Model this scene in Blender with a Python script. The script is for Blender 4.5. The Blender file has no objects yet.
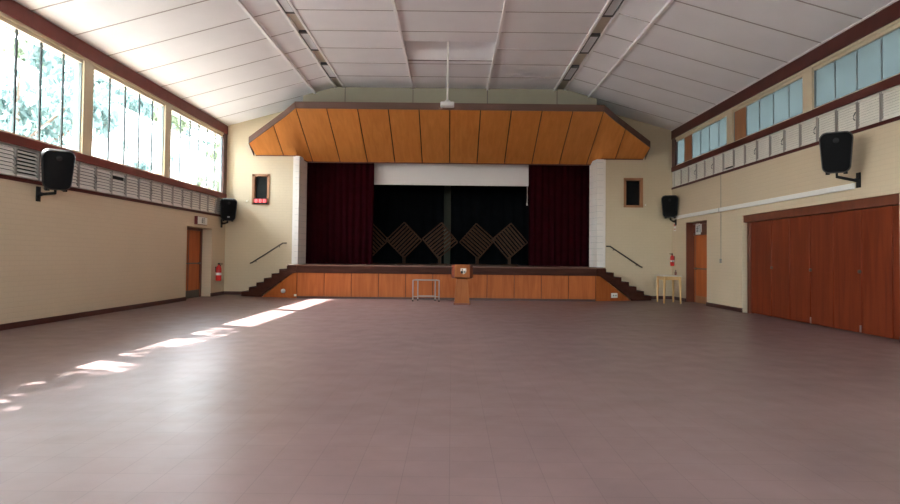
import bpy, bmesh, math, random
from mathutils import Vector, Matrix, Euler
random.seed(7)
S = bpy.context.scene
COL = S.collection
R = math.radians

# ------------------------------------------------------------------ materials
def new_mat(name):
    m = bpy.data.materials.new(name); m.use_nodes = True
    nt = m.node_tree; b = nt.nodes['Principled BSDF']
    return m, nt, b

def plain(name, col, rough=.5, metal=0., spec=.5, noise=.0, nscale=8., bump=0., bscale=60.):
    m, nt, b = new_mat(name)
    b.inputs['Base Color'].default_value = (*col, 1); b.inputs['Roughness'].default_value = rough
    b.inputs['Metallic'].default_value = metal; b.inputs['Specular IOR Level'].default_value = spec
    tc = nt.nodes.new('ShaderNodeTexCoord')
    if noise:
        n = nt.nodes.new('ShaderNodeTexNoise'); n.inputs['Scale'].default_value = nscale; n.inputs['Detail'].default_value = 5
        nt.links.new(tc.outputs['Object'], n.inputs['Vector'])
        r = nt.nodes.new('ShaderNodeValToRGB')
        r.color_ramp.elements[0].position = .3; r.color_ramp.elements[1].position = .7
        r.color_ramp.elements[0].color = (*[c * (1 - noise) for c in col], 1)
        r.color_ramp.elements[1].color = (*[min(1, c * (1 + noise * .6)) for c in col], 1)
        nt.links.new(n.outputs['Fac'], r.inputs['Fac']); nt.links.new(r.outputs['Color'], b.inputs['Base Color'])
    if bump:
        n2 = nt.nodes.new('ShaderNodeTexNoise'); n2.inputs['Scale'].default_value = bscale
        nt.links.new(tc.outputs['Object'], n2.inputs['Vector'])
        bp = nt.nodes.new('ShaderNodeBump'); bp.inputs['Strength'].default_value = bump; bp.inputs['Distance'].default_value = .01
        nt.links.new(n2.outputs['Fac'], bp.inputs['Height']); nt.links.new(bp.outputs['Normal'], b.inputs['Normal'])
    return m

def wood(name, c1, c2, scale=(14, 14, .8), rough=.4, island=0., spec=.5):
    m, nt, b = new_mat(name)
    tc = nt.nodes.new('ShaderNodeTexCoord'); mp = nt.nodes.new('ShaderNodeMapping')
    mp.inputs['Scale'].default_value = scale
    n = nt.nodes.new('ShaderNodeTexNoise'); n.inputs['Scale'].default_value = 1.; n.inputs['Detail'].default_value = 8; n.inputs['Distortion'].default_value = .6
    r = nt.nodes.new('ShaderNodeValToRGB')
    r.color_ramp.elements[0].position = .3; r.color_ramp.elements[0].color = (*c1, 1)
    r.color_ramp.elements[1].position = .72; r.color_ramp.elements[1].color = (*c2, 1)
    nt.links.new(tc.outputs['Object'], mp.inputs['Vector']); nt.links.new(mp.outputs['Vector'], n.inputs['Vector'])
    nt.links.new(n.outputs['Fac'], r.inputs['Fac'])
    out = r.outputs['Color']
    if island:
        g = nt.nodes.new('ShaderNodeNewGeometry'); h = nt.nodes.new('ShaderNodeHueSaturation')
        mr = nt.nodes.new('ShaderNodeMapRange'); mr.inputs['To Min'].default_value = 1 - island; mr.inputs['To Max'].default_value = 1 + island
        nt.links.new(g.outputs['Random Per Island'], mr.inputs['Value']); nt.links.new(mr.outputs['Result'], h.inputs['Value'])
        nt.links.new(out, h.inputs['Color']); out = h.outputs['Color']
    nt.links.new(out, b.inputs['Base Color'])
    b.inputs['Roughness'].default_value = rough; b.inputs['Specular IOR Level'].default_value = spec
    return m

def brick(name, c1, mortar, axis, rough=.55):
    """painted brickwork: soft horizontal courses, mostly bump"""
    m, nt, b = new_mat(name)
    tc = nt.nodes.new('ShaderNodeTexCoord'); sp = nt.nodes.new('ShaderNodeSeparateXYZ'); cb = nt.nodes.new('ShaderNodeCombineXYZ')
    nt.links.new(tc.outputs['Object'], sp.inputs[0])
    nt.links.new(sp.outputs['Y' if axis == 'x' else 'X'], cb.inputs['X']); nt.links.new(sp.outputs['Z'], cb.inputs['Y'])
    t = nt.nodes.new('ShaderNodeTexBrick'); t.inputs['Scale'].default_value = 1
    t.inputs['Brick Width'].default_value = .235; t.inputs['Row Height'].default_value = .086; t.inputs['Mortar Size'].default_value = .007
    t.inputs['Mortar Smooth'].default_value = .6
    t.inputs['Color1'].default_value = (*c1, 1); t.inputs['Color2'].default_value = (*[c * .985 for c in c1], 1); t.inputs['Mortar'].default_value = (*mortar, 1)
    nt.links.new(cb.outputs[0], t.inputs['Vector'])
    n = nt.nodes.new('ShaderNodeTexNoise'); n.inputs['Scale'].default_value = .7; n.inputs['Detail'].default_value = 6
    nt.links.new(tc.outputs['Object'], n.inputs['Vector'])
    mr = nt.nodes.new('ShaderNodeMapRange'); mr.inputs['To Min'].default_value = .93; mr.inputs['To Max'].default_value = 1.05
    nt.links.new(n.outputs['Fac'], mr.inputs['Value'])
    h = nt.nodes.new('ShaderNodeHueSaturation'); nt.links.new(t.outputs['Color'], h.inputs['Color']); nt.links.new(mr.outputs['Result'], h.inputs['Value'])
    nt.links.new(h.outputs['Color'], b.inputs['Base Color'])
    bp = nt.nodes.new('ShaderNodeBump'); bp.inputs['Strength'].default_value = .35; bp.inputs['Distance'].default_value = .006; bp.invert = True
    nt.links.new(t.outputs['Fac'], bp.inputs['Height']); nt.links.new(bp.outputs['Normal'], b.inputs['Normal'])
    b.inputs['Roughness'].default_value = rough
    return m

def floor_mat():
    m, nt, b = new_mat('vinyl_floor')
    tc = nt.nodes.new('ShaderNodeTexCoord')
    t = nt.nodes.new('ShaderNodeTexBrick'); t.offset = 0; t.inputs['Scale'].default_value = 1
    t.inputs['Brick Width'].default_value = .27; t.inputs['Row Height'].default_value = .27; t.inputs['Mortar Size'].default_value = .0022; t.inputs['Mortar Smooth'].default_value = .3
    t.inputs['Color1'].default_value = (.183, .122, .119, 1); t.inputs['Color2'].default_value = (.171, .114, .112, 1); t.inputs['Mortar'].default_value = (.125, .082, .08, 1)
    nt.links.new(tc.outputs['Object'], t.inputs['Vector'])
    n = nt.nodes.new('ShaderNodeTexNoise'); n.inputs['Scale'].default_value = .9; n.inputs['Detail'].default_value = 7; n.inputs['Roughness'].default_value = .62
    nt.links.new(tc.outputs['Object'], n.inputs['Vector'])
    mr = nt.nodes.new('ShaderNodeMapRange'); mr.inputs['From Min'].default_value = .3; mr.inputs['From Max'].default_value = .7
    mr.inputs['To Min'].default_value = .86; mr.inputs['To Max'].default_value = 1.14
    nt.links.new(n.outputs['Fac'], mr.inputs['Value'])
    h = nt.nodes.new('ShaderNodeHueSaturation'); nt.links.new(t.outputs['Color'], h.inputs['Color']); nt.links.new(mr.outputs['Result'], h.inputs['Value'])
    nt.links.new(h.outputs['Color'], b.inputs['Base Color'])
    n2 = nt.nodes.new('ShaderNodeTexNoise'); n2.inputs['Scale'].default_value = 3.5; n2.inputs['Detail'].default_value = 6
    nt.links.new(tc.outputs['Object'], n2.inputs['Vector'])
    m2 = nt.nodes.new('ShaderNodeMapRange'); m2.inputs['To Min'].default_value = .29; m2.inputs['To Max'].default_value = .45
    nt.links.new(n2.outputs['Fac'], m2.inputs['Value']); nt.links.new(m2.outputs['Result'], b.inputs['Roughness'])
    b.inputs['Specular IOR Level'].default_value = .23
    return m

def glass(name, tint=(.95, .98, .98), refl=.06):
    m = bpy.data.materials.new(name); m.use_nodes = True; nt = m.node_tree; nt.nodes.clear()
    o = nt.nodes.new('ShaderNodeOutputMaterial'); mx = nt.nodes.new('ShaderNodeMixShader')
    t = nt.nodes.new('ShaderNodeBsdfTransparent'); t.inputs['Color'].default_value = (*tint, 1)
    g = nt.nodes.new('ShaderNodeBsdfGlossy'); g.inputs['Roughness'].default_value = .02
    mx.inputs['Fac'].default_value = refl
    nt.links.new(t.outputs[0], mx.inputs[1]); nt.links.new(g.outputs[0], mx.inputs[2]); nt.links.new(mx.outputs[0], o.inputs['Surface'])
    return m

def frosted(name, col):
    m = bpy.data.materials.new(name); m.use_nodes = True; nt = m.node_tree; nt.nodes.clear()
    o = nt.nodes.new('ShaderNodeOutputMaterial'); mx = nt.nodes.new('ShaderNodeMixShader')
    t = nt.nodes.new('ShaderNodeBsdfTranslucent')
    n = nt.nodes.new('ShaderNodeTexNoise'); n.inputs['Scale'].default_value = 1.3; tc = nt.nodes.new('ShaderNodeTexCoord')
    nt.links.new(tc.outputs['Object'], n.inputs['Vector'])
    r = nt.nodes.new('ShaderNodeValToRGB'); r.color_ramp.elements[0].color = (*[c * .9 for c in col], 1); r.color_ramp.elements[1].color = (*[c * 1.1 for c in col], 1)
    nt.links.new(n.outputs['Fac'], r.inputs['Fac']); nt.links.new(r.outputs['Color'], t.inputs['Color'])
    g = nt.nodes.new('ShaderNodeBsdfGlossy'); g.inputs['Roughness'].default_value = .15
    mx.inputs['Fac'].default_value = .05
    nt.links.new(t.outputs[0], mx.inputs[1]); nt.links.new(g.outputs[0], mx.inputs[2]); nt.links.new(mx.outputs[0], o.inputs['Surface'])
    return m

def glow(name, col, s):
    m, nt, b = new_mat(name)
    b.inputs['Base Color'].default_value = (*col, 1); b.inputs['Emission Color'].default_value = (*col, 1); b.inputs['Emission Strength'].default_value = s
    return m

def leafmat(name, col):
    m = bpy.data.materials.new(name); m.use_nodes = True; nt = m.node_tree; nt.nodes.clear()
    o = nt.nodes.new('ShaderNodeOutputMaterial'); mx = nt.nodes.new('ShaderNodeMixShader'); mx.inputs['Fac'].default_value = .45
    g = nt.nodes.new('ShaderNodeNewGeometry'); r = nt.nodes.new('ShaderNodeValToRGB')
    r.color_ramp.elements[0].color = (*[c * .7 for c in col], 1); r.color_ramp.elements[1].color = (*[min(1, c * 1.3) for c in col], 1)
    nt.links.new(g.outputs['Random Per Island'], r.inputs['Fac'])
    d = nt.nodes.new('ShaderNodeBsdfDiffuse'); t = nt.nodes.new('ShaderNodeBsdfTranslucent')
    nt.links.new(r.outputs['Color'], d.inputs['Color']); nt.links.new(r.outputs['Color'], t.inputs['Color'])
    nt.links.new(d.outputs[0], mx.inputs[1]); nt.links.new(t.outputs[0], mx.inputs[2]); nt.links.new(mx.outputs[0], o.inputs['Surface'])
    return m

M = dict(
    floor=floor_mat(),
    wl=brick('painted_brick_side', (.615, .50, .355), (.575, .465, .33), 'x'),
    wb=brick('painted_brick_end', (.60, .50, .35), (.565, .47, .33), 'y'),
    plaster=plain('plaster', (.66, .60, .48), .8, noise=.05, nscale=2),
    bulk=plain('bulkhead_board', (.38, .35, .265), .8, noise=.04, nscale=2),
    ceil=plain('ceiling_board', (.85, .83, .845), .75, noise=.03, nscale=1.4),
    joint=plain('ceiling_joint', (.16, .13, .13), .8),
    strip=plain('ceiling_strip', (.40, .35, .345), .7),
    bead=plain('ceiling_bead', (.90, .87, .87), .5),
    trough=plain('light_trough', (.62, .56, .46), .7),
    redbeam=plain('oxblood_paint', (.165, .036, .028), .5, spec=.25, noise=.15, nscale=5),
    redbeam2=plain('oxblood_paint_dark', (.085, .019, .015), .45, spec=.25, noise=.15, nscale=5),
    skirt=plain('dark_skirting', (.07, .022, .017), .35, noise=.2, nscale=6),
    cream=plain('cream_gloss', (.60, .51, .36), .4, noise=.04),
    bar=plain('window_bar', (.07, .09, .10), .4),
    barlight=plain('window_bar_grey', (.20, .24, .26), .4),
    glass=glass('clear_glass'),
    frost=frosted('teal_frosted_glass', (.155, .180, .183)),
    darkglass=plain('dark_glass', (.006, .007, .008), .2, spec=.15),
    ventL=plain('vent_white', (.78, .74, .70), .5, noise=.04, nscale=4),
    ventR=plain('vent_grey', (.74, .72, .655), .5, noise=.04, nscale=4),
    ventfr=plain('vent_frame', (.36, .34, .32), .4, metal=.4),
    black=plain('black_plastic', (.008, .008, .009), .5, spec=.25),
    grille=plain('black_grille', (.004, .004, .005), .7, spec=.12, bump=.4, bscale=260),
    cab=plain('charcoal_plastic', (.02, .02, .023), .38, spec=.4),
    steel=plain('brushed_steel', (.45, .45, .46), .35, metal=.9),
    whitepl=plain('white_plastic', (.78, .77, .75), .4),
    whitept=plain('white_paint', (.82, .78, .74), .55, noise=.04, nscale=3),
    canopy=wood('canopy_ply', (.58, .205, .046), (.68, .265, .066), (10, 1.6, 1.6), .45, .05, .3),
    canopydark=wood('canopy_fascia', (.10, .050, .034), (.14, .070, .05), (1, 8, 8), .45),
    seam=plain('dark_seam', (.02, .012, .008), .8),
    stagew=wood('stage_panel', (.31, .082, .020), (.44, .128, .035), (9, 9, .9), .45, .10, .15),
    stagedark=wood('stage_trim', (.040, .014, .010), (.075, .027, .018), (1.5, 9, 9), .55, 0, .08),
    stagefl=wood('stage_floor', (.12, .058, .038), (.19, .095, .062), (1, 10, 6), .35),
    foldw=wood('folding_door_wood', (.115, .018, .007), (.19, .035, .012), (9, 9, .7), .42, .14, .2),
    doorw=wood('door_wood', (.42, .10, .024), (.54, .15, .038), (9, 9, .7), .4, .05, .2),
    doorfr=wood('door_frame_wood', (.12, .03, .016), (.17, .045, .02), (9, 9, .7), .4),
    boardw=wood('window_board', (.30, .13, .055), (.38, .17, .075), (6, 6, .7), .5),
    beech=wood('beech', (.55, .34, .13), (.66, .43, .19), (8, 8, 1.2), .4),
    tabletop=plain('pale_laminate', (.62, .55, .47), .4),
    lectw=wood('lectern_wood', (.27, .078, .018), (.36, .115, .028), (9, 9, .9), .45, 0, .15),
    lectd=wood('lectern_dark', (.13, .025, .012), (.19, .04, .018), (9, 9, .9), .35),
    slat=wood('slat_wood', (.036, .016, .007), (.056, .025, .011), (6, 6, 6), .6, 0, .15),
    velvet=plain('oxblood_velvet', (.019, .0015, .0034), .95, spec=.03, noise=.25, nscale=3),
    blackcloth=plain('black_cloth', (.004, .0048, .0058), .97, spec=.02, noise=.2, nscale=2),
    screen=plain('screen_cloth', (.80, .77, .77), .7),
    greenwall=plain('stage_back_wall', (.06, .072, .054), .8),
    stageblk=plain('stage_black_paint', (.012, .012, .012), .9),
    lamp=plain('lamp_diffuser', (.74, .75, .78), .3),
    lampfr=plain('lamp_housing', (.07, .07, .075), .5),
    red=plain('extinguisher_red', (.55, .015, .012), .3),
    label=plain('white_label', (.75, .73, .70), .5),
    redglow=glow('led_red', (1., .05, .06), 2.2),
    redhot=glow('led_red_bright', (1., .22, .22), .42),
    reddim=glow('led_red_dim', (.45, .006, .01), .10),
    signgrey=plain('sign_grey', (.16, .19, .19), .5),
    signwhite=plain('sign_white', (.70, .70, .68), .4),
    signred=plain('sign_red', (.16, .02, .02), .5),
    rail=plain('rail_metal', (.10, .09, .08), .35, metal=.6),
    chrome=plain('tube_grey', (.34, .31, .30), .35, metal=.6),
    ground=plain('ground', (.34, .345, .34), .9, noise=.25, nscale=.6),
    bwhite=plain('outside_white_wall', (.85, .85, .83), .8, noise=.03),
    broof=plain('outside_roof', (.45, .42, .40), .7),
    bark=plain('bark', (.16, .11, .08), .9, noise=.3),
    leafA=leafmat('leaf_olive', (.20, .24, .16)),
    leafB=leafmat('leaf_blue_green', (.165, .235, .225)),
)

# ------------------------------------------------------------------ mesh builder
class MB:
    def __init__(s): s.bm = bmesh.new(); s.mats = []
    def mi(s, m):
        if m not in s.mats: s.mats.append(m)
        return s.mats.index(m)
    def poly(s, verts, faces, m, mat=None, smooth=False):
        k = s.mi(m); vs = [s.bm.verts.new((mat @ Vector(v)) if mat else v) for v in verts]
        for f in faces:
            try:
                fc = s.bm.faces.new([vs[i] for i in f]); fc.material_index = k; fc.smooth = smooth
            except ValueError: pass
        return s
    def box(s, a, b, m, mat=None):
        x0, x1 = sorted((a[0], b[0])); y0, y1 = sorted((a[1], b[1])); z0, z1 = sorted((a[2], b[2]))
        v = [(x0,y0,z0),(x1,y0,z0),(x1,y1,z0),(x0,y1,z0),(x0,y0,z1),(x1,y0,z1),(x1,y1,z1),(x0,y1,z1)]
        return s.poly(v, [(3,2,1,0),(4,5,6,7),(0,1,5,4),(1,2,6,5),(2,3,7,6),(3,0,4,7)], m, mat)
    def prism(s, pts, axis, a, b, m, mat=None, smooth=False):
        """extrude a 2D outline along an axis from a to b"""
        n = len(pts)
        def P(p, t):
            return {'x': (t, p[0], p[1]), 'y': (p[0], t, p[1]), 'z': (p[0], p[1], t)}[axis]
        v = [P(p, a) for p in pts] + [P(p, b) for p in pts]
        f = [tuple(range(n))[::-1], tuple(range(n, 2*n))] + [(i, (i+1) % n, n+(i+1) % n, n+i) for i in range(n)]
        return s.poly(v, f, m, mat)
    def loft(s, rings, m, mat=None, cap=True, smooth=True):
        n = len(rings[0]); v = [p for r in rings for p in r]; f = []
        for k in range(len(rings)-1):
            for i in range(n):
                j = (i+1) % n; f.append((k*n+i, k*n+j, (k+1)*n+j, (k+1)*n+i))
        s.poly(v, f, m, mat, smooth)
        if cap:
            s.poly(rings[0], [tuple(range(n))[::-1]], m, mat); s.poly(rings[-1], [tuple(range(n))], m, mat)
        return s
    def tube(s, pts, r, m, n=10, mat=None):
        pts = [Vector(p) for p in pts]; rings = []
        rr = r if isinstance(r, (list, tuple)) else [r]*len(pts)
        for i, p in enumerate(pts):
            d = (pts[min(i+1, len(pts)-1)] - pts[max(i-1, 0)]).normalized()
            u = d.cross(Vector((0, 0, 1)))
            if u.length < 1e-3: u = d.cross(Vector((0, 1, 0)))
            u.normalize(); w = d.cross(u)
            rings.append([tuple(p + (u*math.cos(2*math.pi*k/n) + w*math.sin(2*math.pi*k/n))*rr[i]) for k in range(n)])
        return s.loft(rings, m, mat)
    def lathe(s, prof, c, m, n=20, mat=None, axis='z'):
        rings = []
        for r, z in prof:
            ring = []
            for k in range(n):
                a = 2*math.pi*k/n
                p = (r*math.cos(a), r*math.sin(a), z)
                if axis == 'y': p = (p[0], z, p[1])
                if axis == 'x': p = (z, p[0], p[1])
                ring.append((p[0]+c[0], p[1]+c[1], p[2]+c[2]))
            rings.append(ring)
        return s.loft(rings, m, mat)
    def build(s, name, parent=None, bevel=0., **kw):
        bmesh.ops.remove_doubles(s.bm, verts=s.bm.verts[:], dist=1e-6)
        bmesh.ops.recalc_face_normals(s.bm, faces=s.bm.faces[:])
        me = bpy.data.meshes.new(name); s.bm.to_mesh(me); s.bm.free()
        me.set_sharp_from_angle(angle=R(38))
        for m in s.mats: me.materials.append(m)
        o = bpy.data.objects.new(name, me); COL.objects.link(o)
        if parent: o.parent = parent
        if bevel:
            bv = o.modifiers.new('bevel', 'BEVEL'); bv.width = bevel; bv.segments = 2; bv.limit_method = 'ANGLE'
        for k, v in kw.items(): o[k] = v
        return o

def thing(name, label, cat, loc=(0,0,0), rz=0., group=None):
    o = bpy.data.objects.new(name, None); COL.objects.link(o); o.empty_display_size = .1
    o.location = loc; o.rotation_euler = (0, 0, rz); o['label'] = label; o['category'] = cat
    if group: o['group'] = group
    return o
def setting(name, loc=(0,0,0), label=None, cat=None):
    o = bpy.data.objects.new(name, None); COL.objects.link(o); o.location = loc; o['kind'] = 'structure'
    if label: o['label'] = label
    if cat: o['category'] = cat
    return o
def dup(root, loc, label, group=None, rz=None):
    r = root.copy(); COL.objects.link(r); r.location = loc; r['label'] = label
    if rz is not None: r.rotation_euler = (0, 0, rz)
    if group: r['group'] = group
    for ch in root.children:
        c = ch.copy(); COL.objects.link(c); c.parent = r
        for g in ch.children:
            d = g.copy(); COL.objects.link(d); d.parent = c
    return r
def struct(mb, name, bevel=0., label=None, cat=None):
    kw = {'kind': 'structure'}
    if label: kw['label'] = label
    if cat: kw['category'] = cat
    return mb.build(name, None, bevel, **kw)

# ------------------------------------------------------------------ room constants
XL, XR, YB, YF = -7.24, 7.02, 19.45, -5.0
ZW, ZC = 5.38, 6.40                       # ceiling height at the side walls / in the flat middle
TL0, TL1, TR0, TR1 = -3.60, -3.34, 3.08, 3.40   # light troughs
BL, BR = -4.22, 4.12                       # beads on the slopes
def zceil(x):
    if x < TL0: return ZW + (x - XL) * (ZC - ZW) / (TL0 - XL)
    if x > TR1: return ZW + (XR - x) * (ZC - ZW) / (XR - TR1)
    return ZC
POSTS = [12.03 + 3.4*k for k in range(-5, 2)]     # centres of the cream posts
POSTS = [p for p in POSTS if p > YF + .5]

# floor
struct(MB().box((XL-.4, YF-.3, -.12), (XR+.4, YB+.3, 0), M['floor']), 'floor', label='pinkish brown vinyl tile hall floor', cat='floor')

# ------------------------------------------------------------------ side walls
def side_wall(side):
    L = side < 0
    x0 = XL if L else XR; s = side
    X = lambda d: x0 + s*d               # d = depth into the wall
    T = .36
    zs = 2.44 if L else 3.49             # top of the brickwork
    m = M['wl']; mb = MB()
    if L: holes = [(16.65, 18.38, 2.04)]
    else: holes = [(9.56, 14.76, 2.34), (16.80, 18.30, 2.37)]
    y = YF
    for a, b, h in holes:
        mb.box((X(0), y, 0), (X(T), a, zs), m)
        mb.box((X(0), a, h), (X(T), b, zs), m); y = b
    mb.box((X(0), y, 0), (X(T), YB, zs), m)
    zsill0, zsill1, zh = (3.03, 3.19, 5.03) if L else (4.05, 4.20, 5.03)
    mb.box((X(.16), YF, zs), (X(T), YB, zsill0), m)            # wall behind the vents
    mb.box((X(.10), YF, zsill0), (X(T), YB, zsill1-.03), m)
    mb.box((X(0.0), YF, zh+.02), (X(T), YB, ZW+.25), M['cream'])
    nm = 'left' if L else 'right'
    struct(mb, 'wall_'+nm, label='cream painted brick wall on the %s of the hall' % nm, cat='wall')
    # beams (setting trims)
    t = MB()
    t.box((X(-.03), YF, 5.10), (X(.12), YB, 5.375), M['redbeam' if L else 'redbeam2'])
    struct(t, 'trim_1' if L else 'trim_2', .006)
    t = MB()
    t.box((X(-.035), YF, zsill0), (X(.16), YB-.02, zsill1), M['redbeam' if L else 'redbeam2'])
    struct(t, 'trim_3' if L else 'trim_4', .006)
    t = MB()
    t.box((X(-.02), YF, zs), (X(.16), YB, zs+.06), M['redbeam2'])
    struct(t, 'trim_5' if L else 'trim_6')
    # posts + end jamb
    t = MB()
    for p in POSTS: t.box((X(0.0), p-.16, zsill1-.02), (X(.20), p+.16, 5.05), M['cream'])
    struct(t, 'trim_7' if L else 'trim_8', .006)
    t = MB(); t.box((X(-.01), YB-.28, zsill1), (X(.06 if L else .12), YB, 5.11), M['skirt'])
    struct(t, 'trim_9' if L else 'trim_10')
    # baseboard
    t = MB(); y = YF
    for a, b, h in holes:
        t.box((X(-.018), y, 0), (X(.01), a, .10), M['skirt']); y = b
    t.box((X(-.018), y, 0), (X(.01), YB, .10), M['skirt'])
    struct(t, 'baseboard_'+nm)
    # windows, one per bay
    edges = [YF] + POSTS + [YB-.12]
    n = 0
    bays = [(edges[k] + (.16 if k else 0), edges[k+1] - .16) for k in range(len(edges)-1)]
    for a, b in reversed(bays):
        n += 1
        w = setting('window_%d' % (n if L else n+20), (X(.075), a, zsill1))
        W = b - a; H = zh + .02 - zsill1
        fr = MB(); d0, d1 = (-.03, .03)
        fr.box((d0*1.5, 0, H-.07), (d1*1.5, W, H), M['cream']); fr.box((d0*1.5, 0, 0), (d1*1.5, W, .04), M['cream'])
        fr.box((d0, 0, 0), (d1, .025, H), M['barlight']); fr.box((d0, W-.025, 0), (d1, W, H), M['barlight'])
        fr.build('frame', w)
        npan = max(1, round(W/.62)); pw = W/npan
        gb = MB(); hw = .022 if L else .016
        for k in range(1, npan):
            sh = .08 if L else 0
            gb.box((-.012, k*pw-hw+sh, .03), (.012, k*pw+hw+sh, H-.06), M['bar'] if L else M['barlight'])
        gb.build('glazing_bar', w)
        board = (not L) and n in (1, 2)
        g = MB()
        skip = {1: npan-2, 2: npan-1}.get(n) if board else None
        for k in range(npan):
            if k == skip: continue
            g.box((-.004, k*pw+.005, .035), (.004, (k+1)*pw-.005, H-.065), M['glass'] if L else M['frost'])
        g.build('pane', w)
        if board:
            q = MB(); q.box((-.02, skip*pw+.015, .035), (.02, (skip+1)*pw-.015, H-.065), M['boardw'])
            q.build('timber_panel', w, label='orange brown timber panel filling one pane')
    return
side_wall(-1); side_wall(1)

# ------------------------------------------------------------------ louvre vents
def vent(kind, name='louvre_vent'):
    L = kind[0] == 'L'
    w = .565; h = .50 if L else .48
    t = thing(name, '', 'vent')
    f = MB(); mf = M['ventL'] if L else M['ventR']
    fw = .030
    # local: x = out of the wall (towards the room), y along, z up
    f.box((-.06, 0, 0), (0, w, fw), mf); f.box((-.06, 0, h-fw), (0, w, h), mf)
    f.box((-.06, 0, 0), (.002, .022, h), M['ventfr']); f.box((-.06, w-.022, 0), (.002, w, h), M['ventfr'])
    f.build('frame', t)
    sl = MB(); ns = 7 if L else 9
    gap0 = {'Lslot': (ns-2, ns-1), 'Rslot': (0, 1)}.get(kind, ())
    for k in range(ns):
        if k in gap0 and k != gap0[-1]: continue
        z0 = fw + (h-2*fw)*k/ns; dz = (h-2*fw)/ns
        if kind == 'Lopen': tilt, th = .042, .012
        elif L: tilt, th = .030, .008
        else: tilt, th = .013, .006
        ov = .70 if kind == 'Lopen' else (.90 if L else 1.0)
        sl.poly([(-.015, .024, z0), (-.015, w-.024, z0), (-.015-tilt, w-.024, z0+dz*ov), (-.015-tilt, .024, z0+dz*ov),
                 (-.015-th, .024, z0), (-.015-th, w-.024, z0), (-.015-tilt-th, w-.024, z0+dz*ov), (-.015-tilt-th, .024, z0+dz*ov)],
                [(0,1,2,3), (7,6,5,4), (0,4,5,1), (3,2,6,7), (0,3,7,4), (1,5,6,2)], mf)
    sl.build('slats', t)
    bk = MB(); bk.box((-.10, .01, .01), (-.075, w-.01, h-.01), M['black']); bk.build('black_backing', t)  # solid black board closing the back of the slats
    if kind in ('Rhook', 'Lhook'):
        hd = MB(); hd.tube([(0, w-.03, h*.62), (.03, w-.035, h*.5), (.035, w-.035, h*.38), (.01, w-.03, h*.33)], .008, M['bar'], 8)
        hd.build('catch', t, label='dark metal catch')
    return t
def row(side):
    L = side < 0
    pr = {}
    base_y = 10.08 if L else 10.55
    pitch = .57 if L else .583
    n0 = -2
    k = n0; idx = 0; out = []
    while True:
        y = base_y + k*pitch
        if y + pitch > YB - .02: break
        out.append(y); k += 1
    N = len(out)
    for i, y in enumerate(out):
        kk = i + n0
        if L: kind = 'Lopen' if kk == 0 else ('Lslot' if kk == 5 else ('Lhook' if kk in (-1, 3, 7, 10) else 'Lflat'))
        else: kind = 'Rslot' if kk == 8 else ('Rhook' if kk in (-2, 0, 2, 4, 6, 10, 12) else 'Rflat')
        j = N - 1 - i
        ords = ['the end wall, first', 'second', 'third', 'fourth', 'fifth', 'sixth', 'seventh', 'eighth', 'ninth', 'tenth', 'eleventh', 'twelfth', 'thirteenth', 'fourteenth', 'fifteenth', 'sixteenth', 'seventeenth', 'eighteenth', 'nineteenth', 'twentieth']
        nm = 'left' if L else 'right'
        if kind == 'Lopen': lab = 'white louvre vent with slats wide open showing dark gaps, left of the near speaker'
        elif kind == 'Lslot': lab = 'white louvre vent with one dark slot near its top, left wall'
        elif kind == 'Rslot': lab = 'grey-white louvre vent with a dark slot along its bottom, right wall'
        elif j == 0: lab = '%s louvre vent on the %s wall nearest the end wall' % ('white' if L else 'grey-white', nm)
        else: lab = '%s louvre vent under the %s windows, %s counted from the end wall' % ('white' if L else 'grey-white', nm, ords[j])
        loc = ((XL if L else XR), y + (0 if L else pitch-.015), 2.52 if L else 3.56)
        rz = 0 if L else math.pi
        grp = '%s wall louvre vents' % nm
        if kind not in pr:
            t = vent(kind); t.location = loc; t.rotation_euler = (0, 0, rz); t['label'] = lab; t['group'] = grp; pr[kind] = t
        else: dup(pr[kind], loc, lab, grp, rz)
row(-1); row(1)
# filler strips above the vents
t = MB(); t.box((XL, YF, 3.0), (XL-.16, YB, 3.04), M['ventL']); t.box((XL, YF, 2.44), (XL-.16, 8.9, 3.03), M['ventL'])
t.box((XL, 19.26, 2.5), (XL-.16, YB, 3.04), M['ventfr']); struct(t, 'trim_11')
t = MB(); t.box((XR, YF, 4.03), (XR+.16, YB, 4.06), M['ventR']); t.box((XR, YF, 3.49), (XR+.16, 9.36, 4.05), M['ventR'])
t.box((XR+.005, 19.2, 3.5), (XR+.16, YB, 4.05), M['ventR']); struct(t, 'trim_12')

# ------------------------------------------------------------------ ceiling
c = MB()
G = .019; TH = .03
CY = [YF] + [12.63 + 1.16*k for k in range(-17, 6)] + [YB]
HX0, HX1, HY0, HY1 = -1.235, 1.03, 14.42, 15.82        # projector hatch
def slab(xa, xb, ya, yb):
    za, zb = zceil(xa), zceil(xb)
    if xa == TR1 or xb == TL0: pass
    c.poly([(xa,ya,za),(xb,ya,zb),(xb,yb,zb),(xa,yb,za),(xa,ya,za+TH),(xb,ya,zb+TH),(xb,yb,zb+TH),(xa,yb,za+TH)],
           [(3,2,1,0),(4,5,6,7),(0,1,5,4),(1,2,6,5),(2,3,7,6),(3,0,4,7)], M['ceil'])
def col_panels(xa, xb, hole=False):
    for k in range(len(CY)-1):
        a, b = CY[k]+G, CY[k+1]-G
        if hole and b > HY0 and a < HY1:
            if a < HY0: slab(xa+G, xb-G, a, HY0)
            if b > HY1: slab(xa+G, xb-G, HY1, b)
            continue
        slab(xa+G, xb-G, a, b)
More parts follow.
